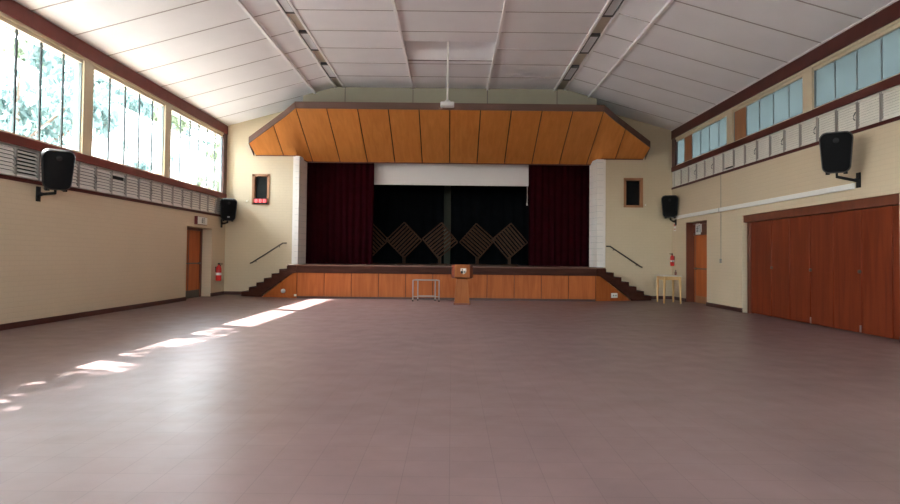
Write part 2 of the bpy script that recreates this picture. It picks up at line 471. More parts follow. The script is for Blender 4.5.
for xa, xb, hl in ((XL, BL, 0), (BL, TL0, 0), (TL1, HX0, 0), (HX0, HX1, 1), (HX1, TR0, 0), (TR1, BR, 0), (BR, XR, 0)):
    col_panels(xa, xb, hl)
    for y in CY[1:-1]:                      # thin dark cover strips over the cross joints
        if hl and HY0 < y < HY1: continue
        za, zb, h_ = zceil(xa)-.004, zceil(xb)-.004, .014
        c.poly([(xa,y-h_,za),(xb,y-h_,zb),(xb,y+h_,zb),(xa,y+h_,za),(xa,y-h_,za+.01),(xb,y-h_,zb+.01),(xb,y+h_,zb+.01),(xa,y+h_,za+.01)],
               [(3,2,1,0),(4,5,6,7),(0,1,5,4),(2,3,7,6)], M['strip'])
# joint backing above the boards (seen only through the joints)
o = .032
def back(xa, xb, ya=YF, yb=YB+.05):
    c.poly([(xa,ya,zceil(xa)+o),(xb,ya,zceil(xb)+o),(xb,yb,zceil(xb)+o),(xa,yb,zceil(xa)+o)], [(0,1,2,3)], M['joint'])
for xa, xb in ((XL-.1, TL0), (TL1, HX0), (HX1, TR0), (TR1, XR+.1)): back(xa, xb)
back(HX0, HX1, YF, HY0); back(HX0, HX1, HY1, YB)
# beads along the hall
def bead(x, w, d):
    c.box((x-w, YF, zceil(x)-d), (x+w, YB, zceil(x)+.03), M['bead'])
for x in (BL, BR): bead(x, .032, .045)
for x in (HX0, HX1): 
    c.box((x-.03, YF, ZC-.05), (x+.03, YB, ZC+.03), M['bead'])
for x, d_ in ((TL0, .045), (TL1, .03), (TR0, .045), (TR1, .03)): bead(x, .028, d_)
# troughs
for xa, xb in ((TL0, TL1), (TR0, TR1)):
    c.box((xa, YF, ZC+.045), (xb, YB, ZC+.075), M['trough'])
    c.box((xa-.01, YF, ZC-.01), (xa, YB, ZC+.10), M['trough']); c.box((xb, YF, ZC-.01), (xb+.01, YB, ZC+.10), M['trough'])
# hatch recess: sloping lid
D = .55
c.poly([(HX0,HY0,ZC),(HX1,HY0,ZC),(HX1,HY0,ZC+D),(HX0,HY0,ZC+D)], [(0,1,2,3)], M['ceil'])
c.poly([(HX0,HY0,ZC),(HX0,HY1,ZC),(HX0,HY0,ZC+D)], [(0,1,2)], M['ceil'])
c.poly([(HX1,HY0,ZC),(HX1,HY1,ZC),(HX1,HY0,ZC+D)], [(0,1,2)], M['ceil'])
c.box((HX0, HY1-.012, ZC-.012), (HX1, HY1+.012, ZC+.02), M['joint'])
c.poly([(HX0,HY0,ZC+D),(HX1,HY0,ZC+D),(HX1,HY1,ZC),(HX0,HY1,ZC)], [(0,1,2,3)], M['ceil'])
# outer roof skin keeps daylight out
c.poly([(XL-2.25,YF-.3,6.27),(XL-.2,YF-.3,6.27),(TL0,YF-.3,ZC+.75),(TR1,YF-.3,ZC+.75),(XR+1.3,YF-.3,ZW+.02),
        (XL-2.25,YB+.3,6.27),(XL-.2,YB+.3,6.27),(TL0,YB+.3,ZC+.75),(TR1,YB+.3,ZC+.75),(XR+1.3,YB+.3,ZW+.02)],
       [(0,1,6,5),(1,2,7,6),(2,3,8,7),(3,4,9,8)], M['broof'])
struct(c, 'ceiling', label='white boarded hall ceiling with sloping sides', cat='ceiling')
t = MB(); t.box((XR-.06, YF, ZW-.01), (XR, YB, ZW+.05), M['bead']); struct(t, 'trim_13')
# eaves outside
t = MB(); t.box((XL-2.2, YF-.3, 6.14), (XL-.36, YB+.3, 6.26), M['bwhite']); t.box((XL-.36, YF-.3, 5.03), (XL-.30, YB+.3, 6.2), M['bwhite']); struct(t, 'trim_14')
t = MB(); t.box((XR+1.25, YF-.3, 5.22), (XR+.36, YB+.3, 5.34), M['bwhite']); struct(t, 'trim_15')

# ------------------------------------------------------------------ end walls
OX0, OX1, OZ0, OZ1 = -5.03, 4.82, .0, 5.0
w = MB()
def wallpoly(xa, xb, z0):
    pts = [(xa, z0), (xb, z0), (xb, zceil(xb)+.06), (xa, zceil(xa)+.06)]
    w.prism(pts, 'y', YB, YB+.3, M['wb'])
NL, NR = (-6.37, -5.88, 2.90, 3.82), (5.50, 6.05, 2.94, 3.82)      # control room openings
for a, b, nn in ((XL-.05, OX0, NL), (OX1, XR+.05, NR)):
    w.prism([(a, 0), (nn[0], 0), (nn[0], zceil(nn[0])+.06), (a, zceil(a)+.06)], 'y', YB, YB+.3, M['wb'])
    w.prism([(nn[1], 0), (b, 0), (b, zceil(b)+.06), (nn[1], zceil(nn[1])+.06)], 'y', YB, YB+.3, M['wb'])
    w.box((nn[0], YB, 0), (nn[1], YB+.3, nn[2]), M['wb'])
    w.prism([(nn[0], nn[3]), (nn[1], nn[3]), (nn[1], zceil(nn[1])+.06), (nn[0], zceil(nn[0])+.06)], 'y', YB, YB+.3, M['wb'])
w.prism([(OX0, 4.98), (OX1, 4.98), (OX1, zceil(OX1)+.06), (TR1, ZC+.06), (TL0, ZC+.06), (OX0, zceil(OX0)+.06)], 'y', YB, YB+.3, M['wb'])
struct(w, 'wall_back', label='cream painted brick end wall around the stage opening', cat='wall')
# bulkhead over the canopy
w = MB(); bx0, bx1 = -4.58, 4.36
w.prism([(bx0, 5.55), (bx1, 5.55), (bx1, zceil(bx1)-.002), (TR1, ZC-.002), (TL0, ZC-.002), (bx0, zceil(bx0)-.002)], 'y', 18.44, 18.62, M['bulk'])
for x in (-3.3, HX0, HX1, 3.15): w.box((x-.012, 18.432, 5.56), (x+.012, 18.445, ZC-.01), M['joint'])
struct(w, 'wall_bulkhead', label='olive grey boarded bulkhead above the stage canopy', cat='wall')
FZ0, FZ1 = 3.0, 5.2
w = MB(); w.box((XL-.4, YF-.3, 0), (XR+.4, YF, FZ0), M['wb']); w.box((XL-.4, YF-.3, FZ1), (XR+.4, YF, ZC+.7), M['wb'])
FW = [-6.2 + 2.46*k for k in range(6)]
w.box((XL-.4, YF-.3, FZ0), (FW[0], YF, FZ1), M['wb']); w.box((FW[5], YF-.3, FZ0), (XR+.4, YF, FZ1), M['wb'])
for x in FW[1:5]: w.box((x-.12, YF-.3, FZ0), (x+.12, YF, FZ1), M['wb'])
struct(w, 'wall_front')
for k in range(5):  # invented windows behind the camera, added to brighten the side walls
    a, b = FW[k] + (.12 if k else 0), FW[k+1] - (.12 if k < 4 else 0)
    o_ = setting('window_%d' % (31+k), (a, YF-.15, FZ0)); W_ = b-a; H_ = FZ1-FZ0
    q = MB()
    for bx in (((0, -.04, 0), (W_, .04, .07)), ((0, -.04, H_-.07), (W_, .04, H_)), ((0, -.04, 0), (.05, .04, H_)), ((W_-.05, -.04, 0), (W_, .04, H_)), ((0, -.03, H_*.5-.03), (W_, .03, H_*.5+.03)), ((W_/2-.025, -.03, 0), (W_/2+.025, .03, H_))): q.box(*bx, M['cream'])
    q.build('frame', o_)
    q = MB(); q.box((.04, -.004, .06), (W_-.04, .004, H_-.06), M['glass']); q.build('pane', o_)
t = MB(); t.box((XL, YB-.02, 0), (-6.42, YB+.01, .10), M['skirt']); t.box((6.11, YB-.02, 0), (XR, YB+.01, .10), M['skirt']); struct(t, 'baseboard_back')
# white painted piers of the opening
p = MB()
for xa, xb in ((OX0, -4.90), (4.61, OX1)):
    for k in range(18):                       # white painted blocks with fine joints
        z0 = .99 + k*.197; z1 = min(z0+.195, 4.44)
        ins = (.10, 0) if xa < 0 else (0, -.10)
        p.prism([(xa, YB-.035), (xb, YB-.035), (xb+ins[0], 20.05), (xa+ins[1], 20.05)], 'z', z0+.003, z1, M['whitept'])
        p.prism([(xa+.008, YB-.027), (xb-.008, YB-.027), (xb+ins[0]-.008, 20.04), (xa+ins[1]+.008, 20.04)], 'z', z0-.01, z0+.01, M['barlight'])
    s_ = -1 if xa < 0 else 1
    xe = xa if xa < 0 else xb
    p.box((xe-.02*s_, YB-.02, .99), (xe+.07*s_, YB+.01, 4.45), M['whitept'])
struct(p, 'trim_16', label='white painted block piers either side of the stage opening', cat='pier')
# stage house shell
h = MB(); m = M['stageblk']
h.box((-6.8, 22.75, 0), (6.6, 22.95, 6.6), M['greenwall']); h.box((-7.0, YB+.3, 0), (-6.8, 22.95, 6.6), m); h.box((6.6, YB+.3, 0), (6.8, 22.95, 6.6), m)
h.box((-7.0, YB+.3, 6.4), (6.8, 22.95, 6.6), m)
struct(h, 'wall_stage', label='dark walls of the stage house', cat='wall')

# control room windows
def ctrl(n, nn, lab):
    o_ = setting('window_%d' % n, ((nn[0]+nn[1])/2, YB, nn[2]), lab, 'window')
    W = (nn[1]-nn[0])/2; H = nn[3]-nn[2]
    f = MB(); b = .055
    f.box((-W-.03, -.03, -.03), (-W+b-.01, .16, H+.03), M['boardw']); f.box((W-b+.01, -.03, -.03), (W+.03, .16, H+.03), M['boardw'])
    f.box((-W-.03, -.03, H-b+.01), (W+.03, .16, H+.03), M['boardw']); f.box((-W-.03, -.03, -.03), (W+.03, .16, .04), M['boardw'])
    f.build('frame', o_, .004)
    g = MB(); g.box((-W, .12, 0), (W, .14, H), M['darkglass']); g.build('pane', o_)
ctrl(7, NL, 'small timber-framed dark window high on the end wall, left of the stage')
ctrl(8, NR, 'small timber-framed dark window high on the end wall, right of the stage')
# LED clock in the left opening
t = thing('led_clock', 'dark clock display with three glowing red digits under the left control window', 'clock', (-6.12, YB-.005, 2.885))
q = MB(); q.box((-.22, -.06, 0), (.22, .10, .19), M['black']); q.build('case', t, .006)
q = MB(); q.box((-.205, -.066, .045), (.205, -.058, .165), M['reddim']); q.build('display', t)
for k in range(3):
    q = MB(); x = -.13 + k*.13
    for dx, dz, wx, hz in ((0, .045, .06, .014), (0, 0, .06, .014), (0, -.045, .06, .014), (-.03, .022, .014, .04), (.03, .022, .014, .04), (-.03, -.022, .014, .04), (.03, -.022, .014, .04)):
        q.box((x+dx-wx/2, -.072, .105+dz-hz/2), (x+dx+wx/2, -.065, .105+dz+hz/2), M['redhot'])
    q.build('digit', t)
for x, z, lab in ((-6.56, 2.98, 'small pale wall plate beside the dark window left of the stage'), (6.16, 2.99, 'small pale wall plate beside the dark window right of the stage')):
    t = thing('wall_plate', lab, 'wall plate', (x, YB-.001, z))
    q = MB(); q.box((-.04, -.02, -.05), (.04, 0, .05), M['cream']); q.build('cover', t, .004)
    q = MB(); q.box((-.018, -.03, -.02), (.018, -.018, .02), M['whitepl']); q.build('switch', t, .003)

# ------------------------------------------------------------------ stage
SH = .99; SY = 18.10
LX, RX = -4.58, 4.27
LS = .357                                          # plan slope of the angled stair fronts
NST = 7; TR_ = .255
def stage_out(e=0.):
    return [(-4.90, SY+.32*LS-e), (LX, SY-e), (RX, SY-e), (4.59, SY+.32*LS-e), (4.59, YB+.01), (4.60, 22.74), (-4.89, 22.74), (-4.90, YB+.01)]
st = thing('stage', 'timber stage with orange panelled front and dark top edge across the end of the hall', 'stage', (0, SY, 0))
off = Matrix.Translation((0, -SY, 0))
q = MB(); q.prism(stage_out(-.03), 'z', .02, SH-.03, M['stagedark'], off); q.build('stage_body', st)
q = MB(); q.prism(stage_out(.03), 'z', SH-.03, SH, M['stagefl'], off); q.build('stage_floor', st, .006)
q = MB(); q.box((LX-.02, -.02, .75), (RX+.02, .06, SH-.031), M['stagedark']); q.box((LX-.02, -.032, .755), (RX+.02, -.02, .785), M['stagedark']); q.build('edge_board', st, .004, label='dark stained edge board')
q = MB(); q.box((LX, -.006, 0), (RX, .06, .06), M['skirt']); q.build('plinth', st)
npan = 11; pw = (RX-LX)/npan
for k in range(npan):
    q = MB(); q.box((LX+k*pw+.008, 0, .055), (LX+(k+1)*pw-.008, .05, .752), M['stagew']); q.build('front_panel', st, .004)

def stairs(side):
    L = side < 0
    fx = (lambda x: x) if L else (lambda x: -.31 - x)
    root = thing('stage_steps', 'dark timber steps with stepped stringer at the %s end of the stage' % ('left' if L else 'right'), 'steps', (fx(-5.6), 18.9, 0), 0, 'stage steps')
    inv = Matrix.Translation((-fx(-5.6), -18.9, 0))
    yd = lambda x: SY + (-4.58 - x)*LS          # x in left frame
    X0 = -6.43; rise = SH/NST
    for i in range(NST-1):
        xa, xb = X0 + i*TR_, X0 + (i+1)*TR_ + (.0 if i < NST-2 else 0)
        q = MB()
        pts = [(xa-.02, yd(xa-.02)), (xb, yd(xb)), (xb, YB-.004), (xa-.02, YB-.004)]
        pts = [(fx(x), y) for x, y in pts]
        q.prism(pts, 'z', rise*(i+1)-.035, rise*(i+1), M['stagedark'], inv)
        pts = [(fx(x), y) for x, y in [(xa, yd(xa)+.01), (xb, yd(xb)+.01), (xb, YB-.006), (xa, YB-.006)]]
        q.prism(pts, 'z', max(.0, rise*(i)-.02), rise*(i+1)-.036, M['stagedark'], inv)
        q.build('tread', root, .004)
    # stringer with stepped top, in the angled plane
    def slabface(outline, d0, d1, m, nm, **kw):
        q = MB(); v = []
        for d in (d0, d1):
            for x, z in outline:
                y = yd(x); n = Vector((-LS, -1, 0)).normalized()
                p = (fx(x + n.x*d) , y + n.y*d, z); v.append(p)
        k = len(outline)
        q.poly(v, [tuple(range(k)), tuple(range(k, 2*k))[::-1]] + [(i, (i+1) % k, k+(i+1) % k, k+i) for i in range(k)], m, inv)
        return q.build(nm, root, **kw)
    top = []
    for i in range(NST-1):
        xa = X0 + i*TR_; top += [(xa, rise*i if i else 0.0), (xa, rise*(i+1)-.036)]
    xe = -4.902
    top += [(xe, rise*(NST-1)-.036), (xe, SH-.035), (-4.60, SH-.035)]
    low = [(-4.60, .75), (-4.72, .735), (-5.72, .07), (-5.75, .0)]
    slabface(top + low, .0, .03, M['stagedark'], 'stringer', label='dark stepped stringer')
    slabface([(-5.74, .0), (-4.60, .0), (-4.60, .76), (-4.72, .745)], -.03, .004, M['stagew'], 'side_panel', label='orange triangular side panel')
    return root
stairs(-1); stairs(1)
# small fittings on the step panels
t = thing('step_light', 'small round white fitting on the triangular panel of the left stage steps', 'fitting', (-5.02, 18.22, .20), R(-19.6))
q = MB(); q.lathe([(.001, -.05), (.05, -.045), (.062, -.02), (.062, .04)], (0, 0, 0), M['whitepl'], 20, axis='y'); q.build('cover', t)
q = MB(); q.lathe([(.001, -.058), (.028, -.054), (.03, -.04)], (0, 0, 0), M['label'], 16, axis='y'); q.build('lens', t)
t = thing('floor_plug', 'tiny pale socket low on the stage front near the left steps', 'socket', (-4.62, 18.085, .055))
q = MB(); q.box((-.035, -.02, 0), (.035, .01, .06), M['label']); q.build('cover', t, .006)
t = thing('power_socket', 'white rectangular power socket on the triangular panel of the right stage steps', 'socket', (4.86, 18.25, .17), R(19.6))
q = MB(); q.box((-.10, -.03, -.07), (.10, .02, .07), M['whitepl']); q.build('cover', t, .006)
q = MB(); q.box((-.06, -.036, -.02), (-.02, -.028, .02), M['signgrey']); q.box((.02, -.036, -.02), (.06, -.028, .02), M['signgrey']); q.build('outlet', t)

# handrails on the end wall
for pts, lab in (([(-6.40, 19.37, 1.00), (-6.34, 19.37, 1.02), (-5.37, 19.37, 1.65), (-5.25, 19.37, 1.65)], 'thin dark metal handrail rising to the right beside the left stage steps'),
                 ([(6.05, 19.37, 1.00), (5.98, 19.37, 1.03), (5.02, 19.37, 1.66), (4.90, 19.37, 1.655)], 'thin dark metal handrail rising to the left beside the right stage steps')):
    ox, oy, oz = pts[1]
    t = thing('handrail', lab, 'handrail', (ox, oy, oz), 0, 'stage step handrails')
    loc = [(a-ox, b-oy, c_-oz) for a, b, c_ in pts]
    q = MB(); q.tube(loc, .022, M['rail'], 10); q.build('rail', t)
    for f in (.12, .88):
        p = Vector(loc[1]).lerp(Vector(loc[2]), f)
        q = MB(); q.tube([p, p+Vector((0, .03, -.05)), p+Vector((0, .08, -.05))], .010, M['rail'], 8); q.build('bracket', t)

# ------------------------------------------------------------------ canopy
cn = thing('stage_canopy', 'sloping orange plywood canopy with dark brown rim over the stage opening', 'canopy', (-.1, 18.4, 4.45))
cin = Matrix.Translation((.1, -18.4, -4.45))
ZL = 4.45; ZL2 = 4.345; ZT = 5.564; YT = 17.70; YO = 20.0
tops, bots = [], []
xs = [-4.61 + .901*k for k in range(11)]
side = [  # (top point, bottom point) from the outside inwards
    ((-6.32, 18.80, 4.72), (-6.30, 19.44, ZL)),
    ((-5.44, 18.35, 5.19), (-5.42, 19.44, ZL)),
    ((-5.00, 18.00, 5.37), (-4.97, 19.44, ZL)),
    ((-4.79, 17.85, 5.48), (-4.79, 19.95, ZL2)),
]
A = [(a, b) for a, b in side] + [((x, YT, ZT), (x, YO, ZL2)) for x in xs]
A += [((-.22-a[0], a[1], a[2]), (-.22-b[0], b[1], b[2])) for a, b in reversed(side)]
seams = {1} | set(range(4, 15)) | {len(A)-2}
q = MB(); TKN = .035
def strip(i, j, ga, gb, nsub=6):
    (ta, ba), (tb, bb) = A[i], A[j]
    ta, ba, tb, bb = map(Vector, (ta, ba, tb, bb))
    ea = (tb-ta).normalized()*ga; eb = (bb-ba).normalized()*ga
    fa = (tb-ta).normalized()*gb; fb = (bb-ba).normalized()*gb
    ta2, ba2, tb2, bb2 = ta+ea, ba+eb, tb-fa, bb-fb
    return ta2, ba2, tb2, bb2
GP = .017
k = 0
while k < len(A)-1:
    e = k+1
    chain = [k]
    while e < len(A)-1 and e not in seams: chain.append(e); e += 1
    chain.append(e)
    under, upper = [], []
    V = []
    for n_, idx in enumerate(chain):
        tp, bt = Vector(A[idx][0]), Vector(A[idx][1])
        if n_ == 0 and idx in seams:
            d = (Vector(A[chain[1]][0])-tp).normalized()*GP; d2 = (Vector(A[chain[1]][1])-bt).normalized()*GP; tp = tp+d; bt = bt+d2
        if n_ == len(chain)-1 and idx in seams:
            d = (Vector(A[chain[-2]][0])-tp).normalized()*GP; d2 = (Vector(A[chain[-2]][1])-bt).normalized()*GP; tp = tp+d; bt = bt+d2
        V.append((tp, bt))
    ns = 5; rows = []
    for s_ in range(ns):
        f = s_/(ns-1); rows.append([tp.lerp(bt, f) for tp, bt in V])
    nv = len(V); verts = [tuple(p) for r_ in rows for p in r_] + [tuple(p+Vector((0, .008, TKN))) for r_ in rows for p in r_]
    F = []; off_ = ns*nv
    for s_ in range(ns-1):
        for c_ in range(nv-1):
            a = s_*nv+c_; F.append((a, a+1, a+nv+1, a+nv)); F.append((off_+a, off_+a+nv, off_+a+nv+1, off_+a+1))
    for c_ in range(nv-1):
        a = c_; F.append((a, off_+a, off_+a+1, a+1)); a = (ns-1)*nv+c_; F.append((a, a+1, off_+a+1, off_+a))
    for s_ in range(ns-1):
        a = s_*nv; F.append((a, a+nv, off_+a+nv, off_+a)); a = s_*nv+nv-1; F.append((a, off_+a, off_+a+nv, a+nv))
    under = [f for f in F if max(f) < off_]; rest = [f for f in F if max(f) >= off_]
    q.poly(verts, under, M['canopy'], cin, True); q.poly(verts, rest, M['canopy'], cin)
    k = e
q.build('plywood_soffit', cn)
q = MB(); verts = []; F = []; NS = 6; nA = len(A)
for lay in (.052, .16):
    for r_i in range(NS):
        f = r_i/(NS-1)
        for tp, bt in A:
            p_ = (Vector(tp)+Vector((0, .012, 0))).lerp(Vector(bt)+Vector((0, -.012, 0)), f); verts.append(tuple(p_+Vector((0, .01, lay))))
o_ = NS*nA
for r_i in range(NS-1):
    for c_ in range(nA-1):
        a = r_i*nA+c_; F.append((a, a+1, a+nA+1, a+nA)); F.append((o_+a, o_+a+nA, o_+a+nA+1, o_+a+1))
for c_ in range(nA-1):
    a = c_; F.append((a, o_+a, o_+a+1, a+1)); a = (NS-1)*nA+c_; F.append((a, a+1, o_+a+1, o_+a))
for r_i in range(NS-1):
    a = r_i*nA; F.append((a, a+nA, o_+a+nA, o_+a)); a = r_i*nA+nA-1; F.append((a, o_+a, o_+a+nA, a+nA))
q.poly(verts, F, M['seam'], cin); q.build('backing_board', cn)
q = MB(); verts = []; F = []
rim = [(-6.36, 19.44, 4.44)] + [(t_[0], t_[1], t_[2]) for t_, b_ in A] + [(6.14, 19.44, 4.44)]
for (x, y, z) in rim:
    verts += [(x, y-.035, z-.012), (x, y+.0, z-.012), (x, y+.0, z+.185), (x, y-.035, z+.185)]
for i in range(len(rim)-1):
    a = i*4
    for j in range(4): F.append((a+j, a+(j+1) % 4, a+4+(j+1) % 4, a+4+j))
F += [(0,1,2,3), tuple(range(len(rim)*4-4, len(rim)*4))]
# rim is only the front edge: drop the two wall return pieces' height
for j in (2, 3):
    verts[j] = (verts[j][0], verts[j][1], 4.62); verts[-4+j] = (verts[-4+j][0], verts[-4+j][1], 4.62)
q.poly(verts, F, M['canopydark'], cin); q.build('rim_board', cn, label='dark brown rim board')
q = MB()
for a, b in ((1, 2), ):
    pass
lip = [A[i][1] for i in range(len(A))]
verts = []; F = []
for (x, y, z) in lip: verts += [(x, y-.02, z-.02), (x, y+.02, z-.02), (x, y+.02, z+.10), (x, y-.02, z+.10)]
for i in range(len(lip)-1):
    a = i*4
    for j in range(4): F.append((a+j, a+(j+1) % 4, a+4+(j+1) % 4, a+4+j))
F += [(0,1,2,3), tuple(range(len(lip)*4-4, len(lip)*4))]
q.poly(verts, F, M['doorfr'], cin); q.build('lip_batten', cn, label='thin dark batten along the lower edge')

# ------------------------------------------------------------------ curtains, screen, backdrop
def drape(name, label, cat, x0, x1, y, z0, z1, m, folds, amp, group=None, seed=1):
    rnd = random.Random(seed)
    t = thing(name, label, cat, ((x0+x1)/2, y, z0), 0, group)
    q = MB(); n = folds*10; cx = (x0+x1)/2
    ph = [rnd.uniform(-.5, .5) for _ in range(folds+2)]
    am = [rnd.uniform(.6, 1.2) for _ in range(folds+2)]
    rows = 7; fr, bk = [], []
    for j in range(rows):
        f = j/(rows-1)
        for i in range(n+1):
            u = i/n*folds; k_ = int(u)
            yy = amp*am[k_]*math.sin(2*math.pi*u + ph[k_]*.0) * (1-.45*f) + .02*math.sin(u*1.3+f*2)
            xx = x0 + (x1-x0)*i/n + .012*math.sin(u*2.1+f*5)
            fr.append((xx-cx, yy, f*(z1-z0))); bk.append((xx-cx, yy+.012, f*(z1-z0)))
    F = []; N = len(fr); c1 = n+1
    for j in range(rows-1):
        for i in range(n):
            a = j*c1+i; F.append((a, a+1, a+c1+1, a+c1)); F.append((N+a, N+a+c1, N+a+c1+1, N+a+1))
        a = j*c1; F.append((a, a+c1, N+a+c1, N+a)); a = j*c1+n; F.append((a, N+a, N+a+c1, a+c1))
    for i in range(n):
        F.append((i, N+i, N+i+1, i+1)); a = (rows-1)*c1+i; F.append((a, a+1, N+a+1, N+a))
    q.poly(fr+bk, F, m, None, True); q.build('drape', t)
    q = MB(); q.tube([(x0-cx-.02, .0, z1-z0+.03), (x1-cx+.02, .0, z1-z0+.03)], .018, M['rail'], 8); q.build('track', t)
    return t
drape('stage_curtain', 'deep red velvet curtain hanging at the left of the stage', 'curtain', -5.02, -2.63, 20.30, SH+.01, 4.75, M['velvet'], 11, .04, 'red stage curtains', 3)
drape('stage_curtain', 'deep red velvet curtain hanging at the right of the stage', 'curtain', 2.545, 4.74, 20.30, SH+.01, 4.75, M['velvet'], 10, .04, 'red stage curtains', 5)
drape('backdrop_curtain', 'black backdrop curtain filling the stage left of the pale gap', 'curtain', -6.3, -.30, 22.3, SH+.01, 5.4, M['blackcloth'], 16, .025, 'black backdrop curtains', 8)
drape('backdrop_curtain', 'black backdrop curtain filling the stage right of the pale gap', 'curtain', -.06, 6.1, 22.3, SH+.01, 5.4, M['blackcloth'], 16, .025, 'black backdrop curtains', 9)
t = thing('projection_screen', 'white part-lowered projection screen under the canopy', 'screen', (-.04, 20.6, 3.69))
q = MB(); q.box((-2.82, 0, .03), (2.84, .01, 1.0), M['screen']); q.build('screen_cloth', t)
q = MB(); q.box((-2.84, -.02, 0), (2.86, .03, .045), M['whitepl']); q.build('bottom_bar', t, .006)
q = MB(); q.box((-2.9, -.08, .98), (2.92, .10, 1.18), M['whitepl']); q.build('roller_case', t, .01)
t = thing('hanging_rope', 'thin white cord hanging beside the right red curtain', 'cord', (2.47, 20.14, 3.02))
q = MB(); q.tube([(0, 0, .66), (.005, 0, .3), (0, 0, .06)], .010, M['whitepl'], 8); q.build('rope', t)
q = MB(); q.lathe([(.004, -.03), (.02, -.02), (.022, .03), (.006, .07)], (0, 0, 0), M['whitepl'], 12); q.build('toggle', t)

# lattice screens
def lattice(label, x, y, tilt_dir, zrot, roll):
    t = thing('lattice_screen', label, 'screen', (x, y, SH), R(zrot), 'diamond lattice screens')
    sd = .90; c0 = .86; th = .025
    rot = Matrix.Translation((0, 0, c0)) @ Matrix.Rotation(R(45+roll), 4, 'Y')
    q = MB(); a = sd/2; b = .04
    for s_ in (-1, 1):
        q.box((-a, -th, s_*a-b/2), (a, th, s_*a+b/2), M['slat'], rot); q.box((s_*a-b/2, -th, -a), (s_*a+b/2, th, a), M['slat'], rot)
    q.build('frame', t, .003)
    for k in range(7):
        u = -a + sd*(k+1)/8
        q = MB()
        if tilt_dir > 0: q.box((u-.034, -.012, -a), (u+.034, .012, a), M['slat'], rot)
        else: q.box((-a, -.012, u-.034), (a, .012, u+.034), M['slat'], rot)
        q.build('slat', t)
    q = MB(); q.box((-.05, -.035, .03), (.05, .035, .30), M['slat']); q.build('post', t, .004)
    q = MB(); q.box((-.30, -.16, 0), (.30, .16, .035), M['slat']); q.build('foot', t, .005)
lattice('dim diamond lattice screen half hidden by the left red curtain', -2.90, 21.75, -1, 0, 0)
lattice('diamond lattice screen on stage, second from the left red curtain', -1.70, 21.7, 1, 12, 0)
lattice('diamond lattice screen on stage just left of the pale backdrop gap', -.43, 21.65, 1, -8, 5)
lattice('diamond lattice screen on stage behind and right of the lectern', .915, 21.99, -1, 6, -4)
lattice('diamond lattice screen on stage nearest the right red curtain', 2.04, 21.63, -1, -10, 4)

# ------------------------------------------------------------------ doors
d = setting('door_1', (XL-.30, 17.5, 0), 'orange wooden exit door recessed in the left wall', 'door')
q = MB(); q.box((-.06, -.86, .0), (-.02, .84, 2.03), M['doorw']); q.build('leaf', d)
q = MB(); q.box((-.06, .78, 0), (.02, .87, 2.03), M['doorfr']); q.box((-.06, -.86, 0), (.02, -.78, 2.03), M['doorfr']); q.box((-.06, -.86, 1.96), (.02, .87, 2.03), M['doorfr']); q.build('frame', d)
q = MB(); q.box((-.02, -.78, .0), (-.008, .78, .22), M['rail']); q.build('kick_plate', d)
q = MB(); q.tube([(.05, -.7, 1.0), (.05, .7, 1.0)], .018, M['rail'], 10); q.box((-.02, -.72, .97), (.05, -.68, 1.03), M['rail']); q.box((-.02, .68, .97), (.05, .72, 1.03), M['rail']); q.build('push_bar', d)
q = MB(); q.box((-.02, .0, 0), (-.012, .015, 2.0), M['bar']); q.build('meeting_gap', d)

t = MB(); t.box((XR+.20, 9.5, -.05), (XR+.36, 14.9, 2.6), M['stageblk']); t.box((XR+.30, 16.7, -.05), (XR+.40, 18.4, 2.6), M['stageblk']); t.box((XL-.40, 16.5, -.05), (XL-.50, 18.5, 2.3), M['stageblk']); struct(t, 'door_light_block')  # unseen black boards added behind the doors to stop daylight leaks
d = setting('door_2', (XR+.22, 17.55, 0), 'orange wooden exit door with dark transom in the right wall', 'door')
q = MB(); q.box((.02, -.76, .0), (.06, .70, 1.98), M['doorw']); q.build('leaf', d)
q = MB(); q.box((-.22, .70, 0), (.06, .752, 2.37), M['doorfr']); q.box((-.02, -.75, 1.98), (.06, .75, 2.06), M['doorfr']); q.box((-.04, -.75, 2.30), (.06, .75, 2.37), M['doorfr']); q.box((-.03, -.75, 0), (.06, -.68, 2.37), M['doorfr'])
q.box((.03, -.75, 2.05), (.05, .75, 2.31), M['lectd']); q.build('frame', d)
q = MB(); q.box((.008, -.66, .0), (.02, .58, .20), M['boardw']); q.build('kick_plate', d)
q = MB(); q.tube([(-.05, -.62, 1.0), (-.05, .54, 1.0)], .018, M['rail'], 10); q.box((-.05, -.63, .97), (.02, -.59, 1.03), M['rail']); q.box((-.05, .5, .97), (.02, .54, 1.03), M['rail']); q.build('push_bar', d)
q = MB(); q.box((.014, .60, 0), (.022, .615, 1.96), M['bar']); q.build('edge_strip', d)

d = setting('door_3', (XR+.05, 9.56, 0), 'wide red-brown folding timber doors in the right wall', 'door')
seam = [0.04, .27, 1.01, 1.80, 2.53, 3.26, 4.0, 4.92]
for k in range(len(seam)-1):
    q = MB(); dx = .0
    q.box((.03, seam[k]+.010, .02), (.075, seam[k+1]-.010, 2.16), M['foldw']); q.build('leaf', d, .004)
q = MB(); q.box((-.015, 0.0, 2.17), (.10, 5.20, 2.345), M['doorfr']); q.box((.0, 4.92, 0), (.10, 5.04, 2.2), M['doorfr']); q.box((.0, -.02, 0), (.10, .05, 2.2), M['doorfr']); q.build('frame', d, .005)
for y, z in ((2.50, 1.08), (3.96, 1.10), (1.05, 1.08)):
    q = MB(); q.lathe([(.001, .0), (.03, .0), (.032, -.03), (.02, -.04)], (.032, y, z), M['rail'], 14, axis='x'); q.build('knob', d)
for y in (1.03, 2.50):
    q = MB(); q.box((.015, y, .03), (.03, y+.025, .15), M['steel']); q.build('floor_bolt', d, label='pale metal floor bolt')

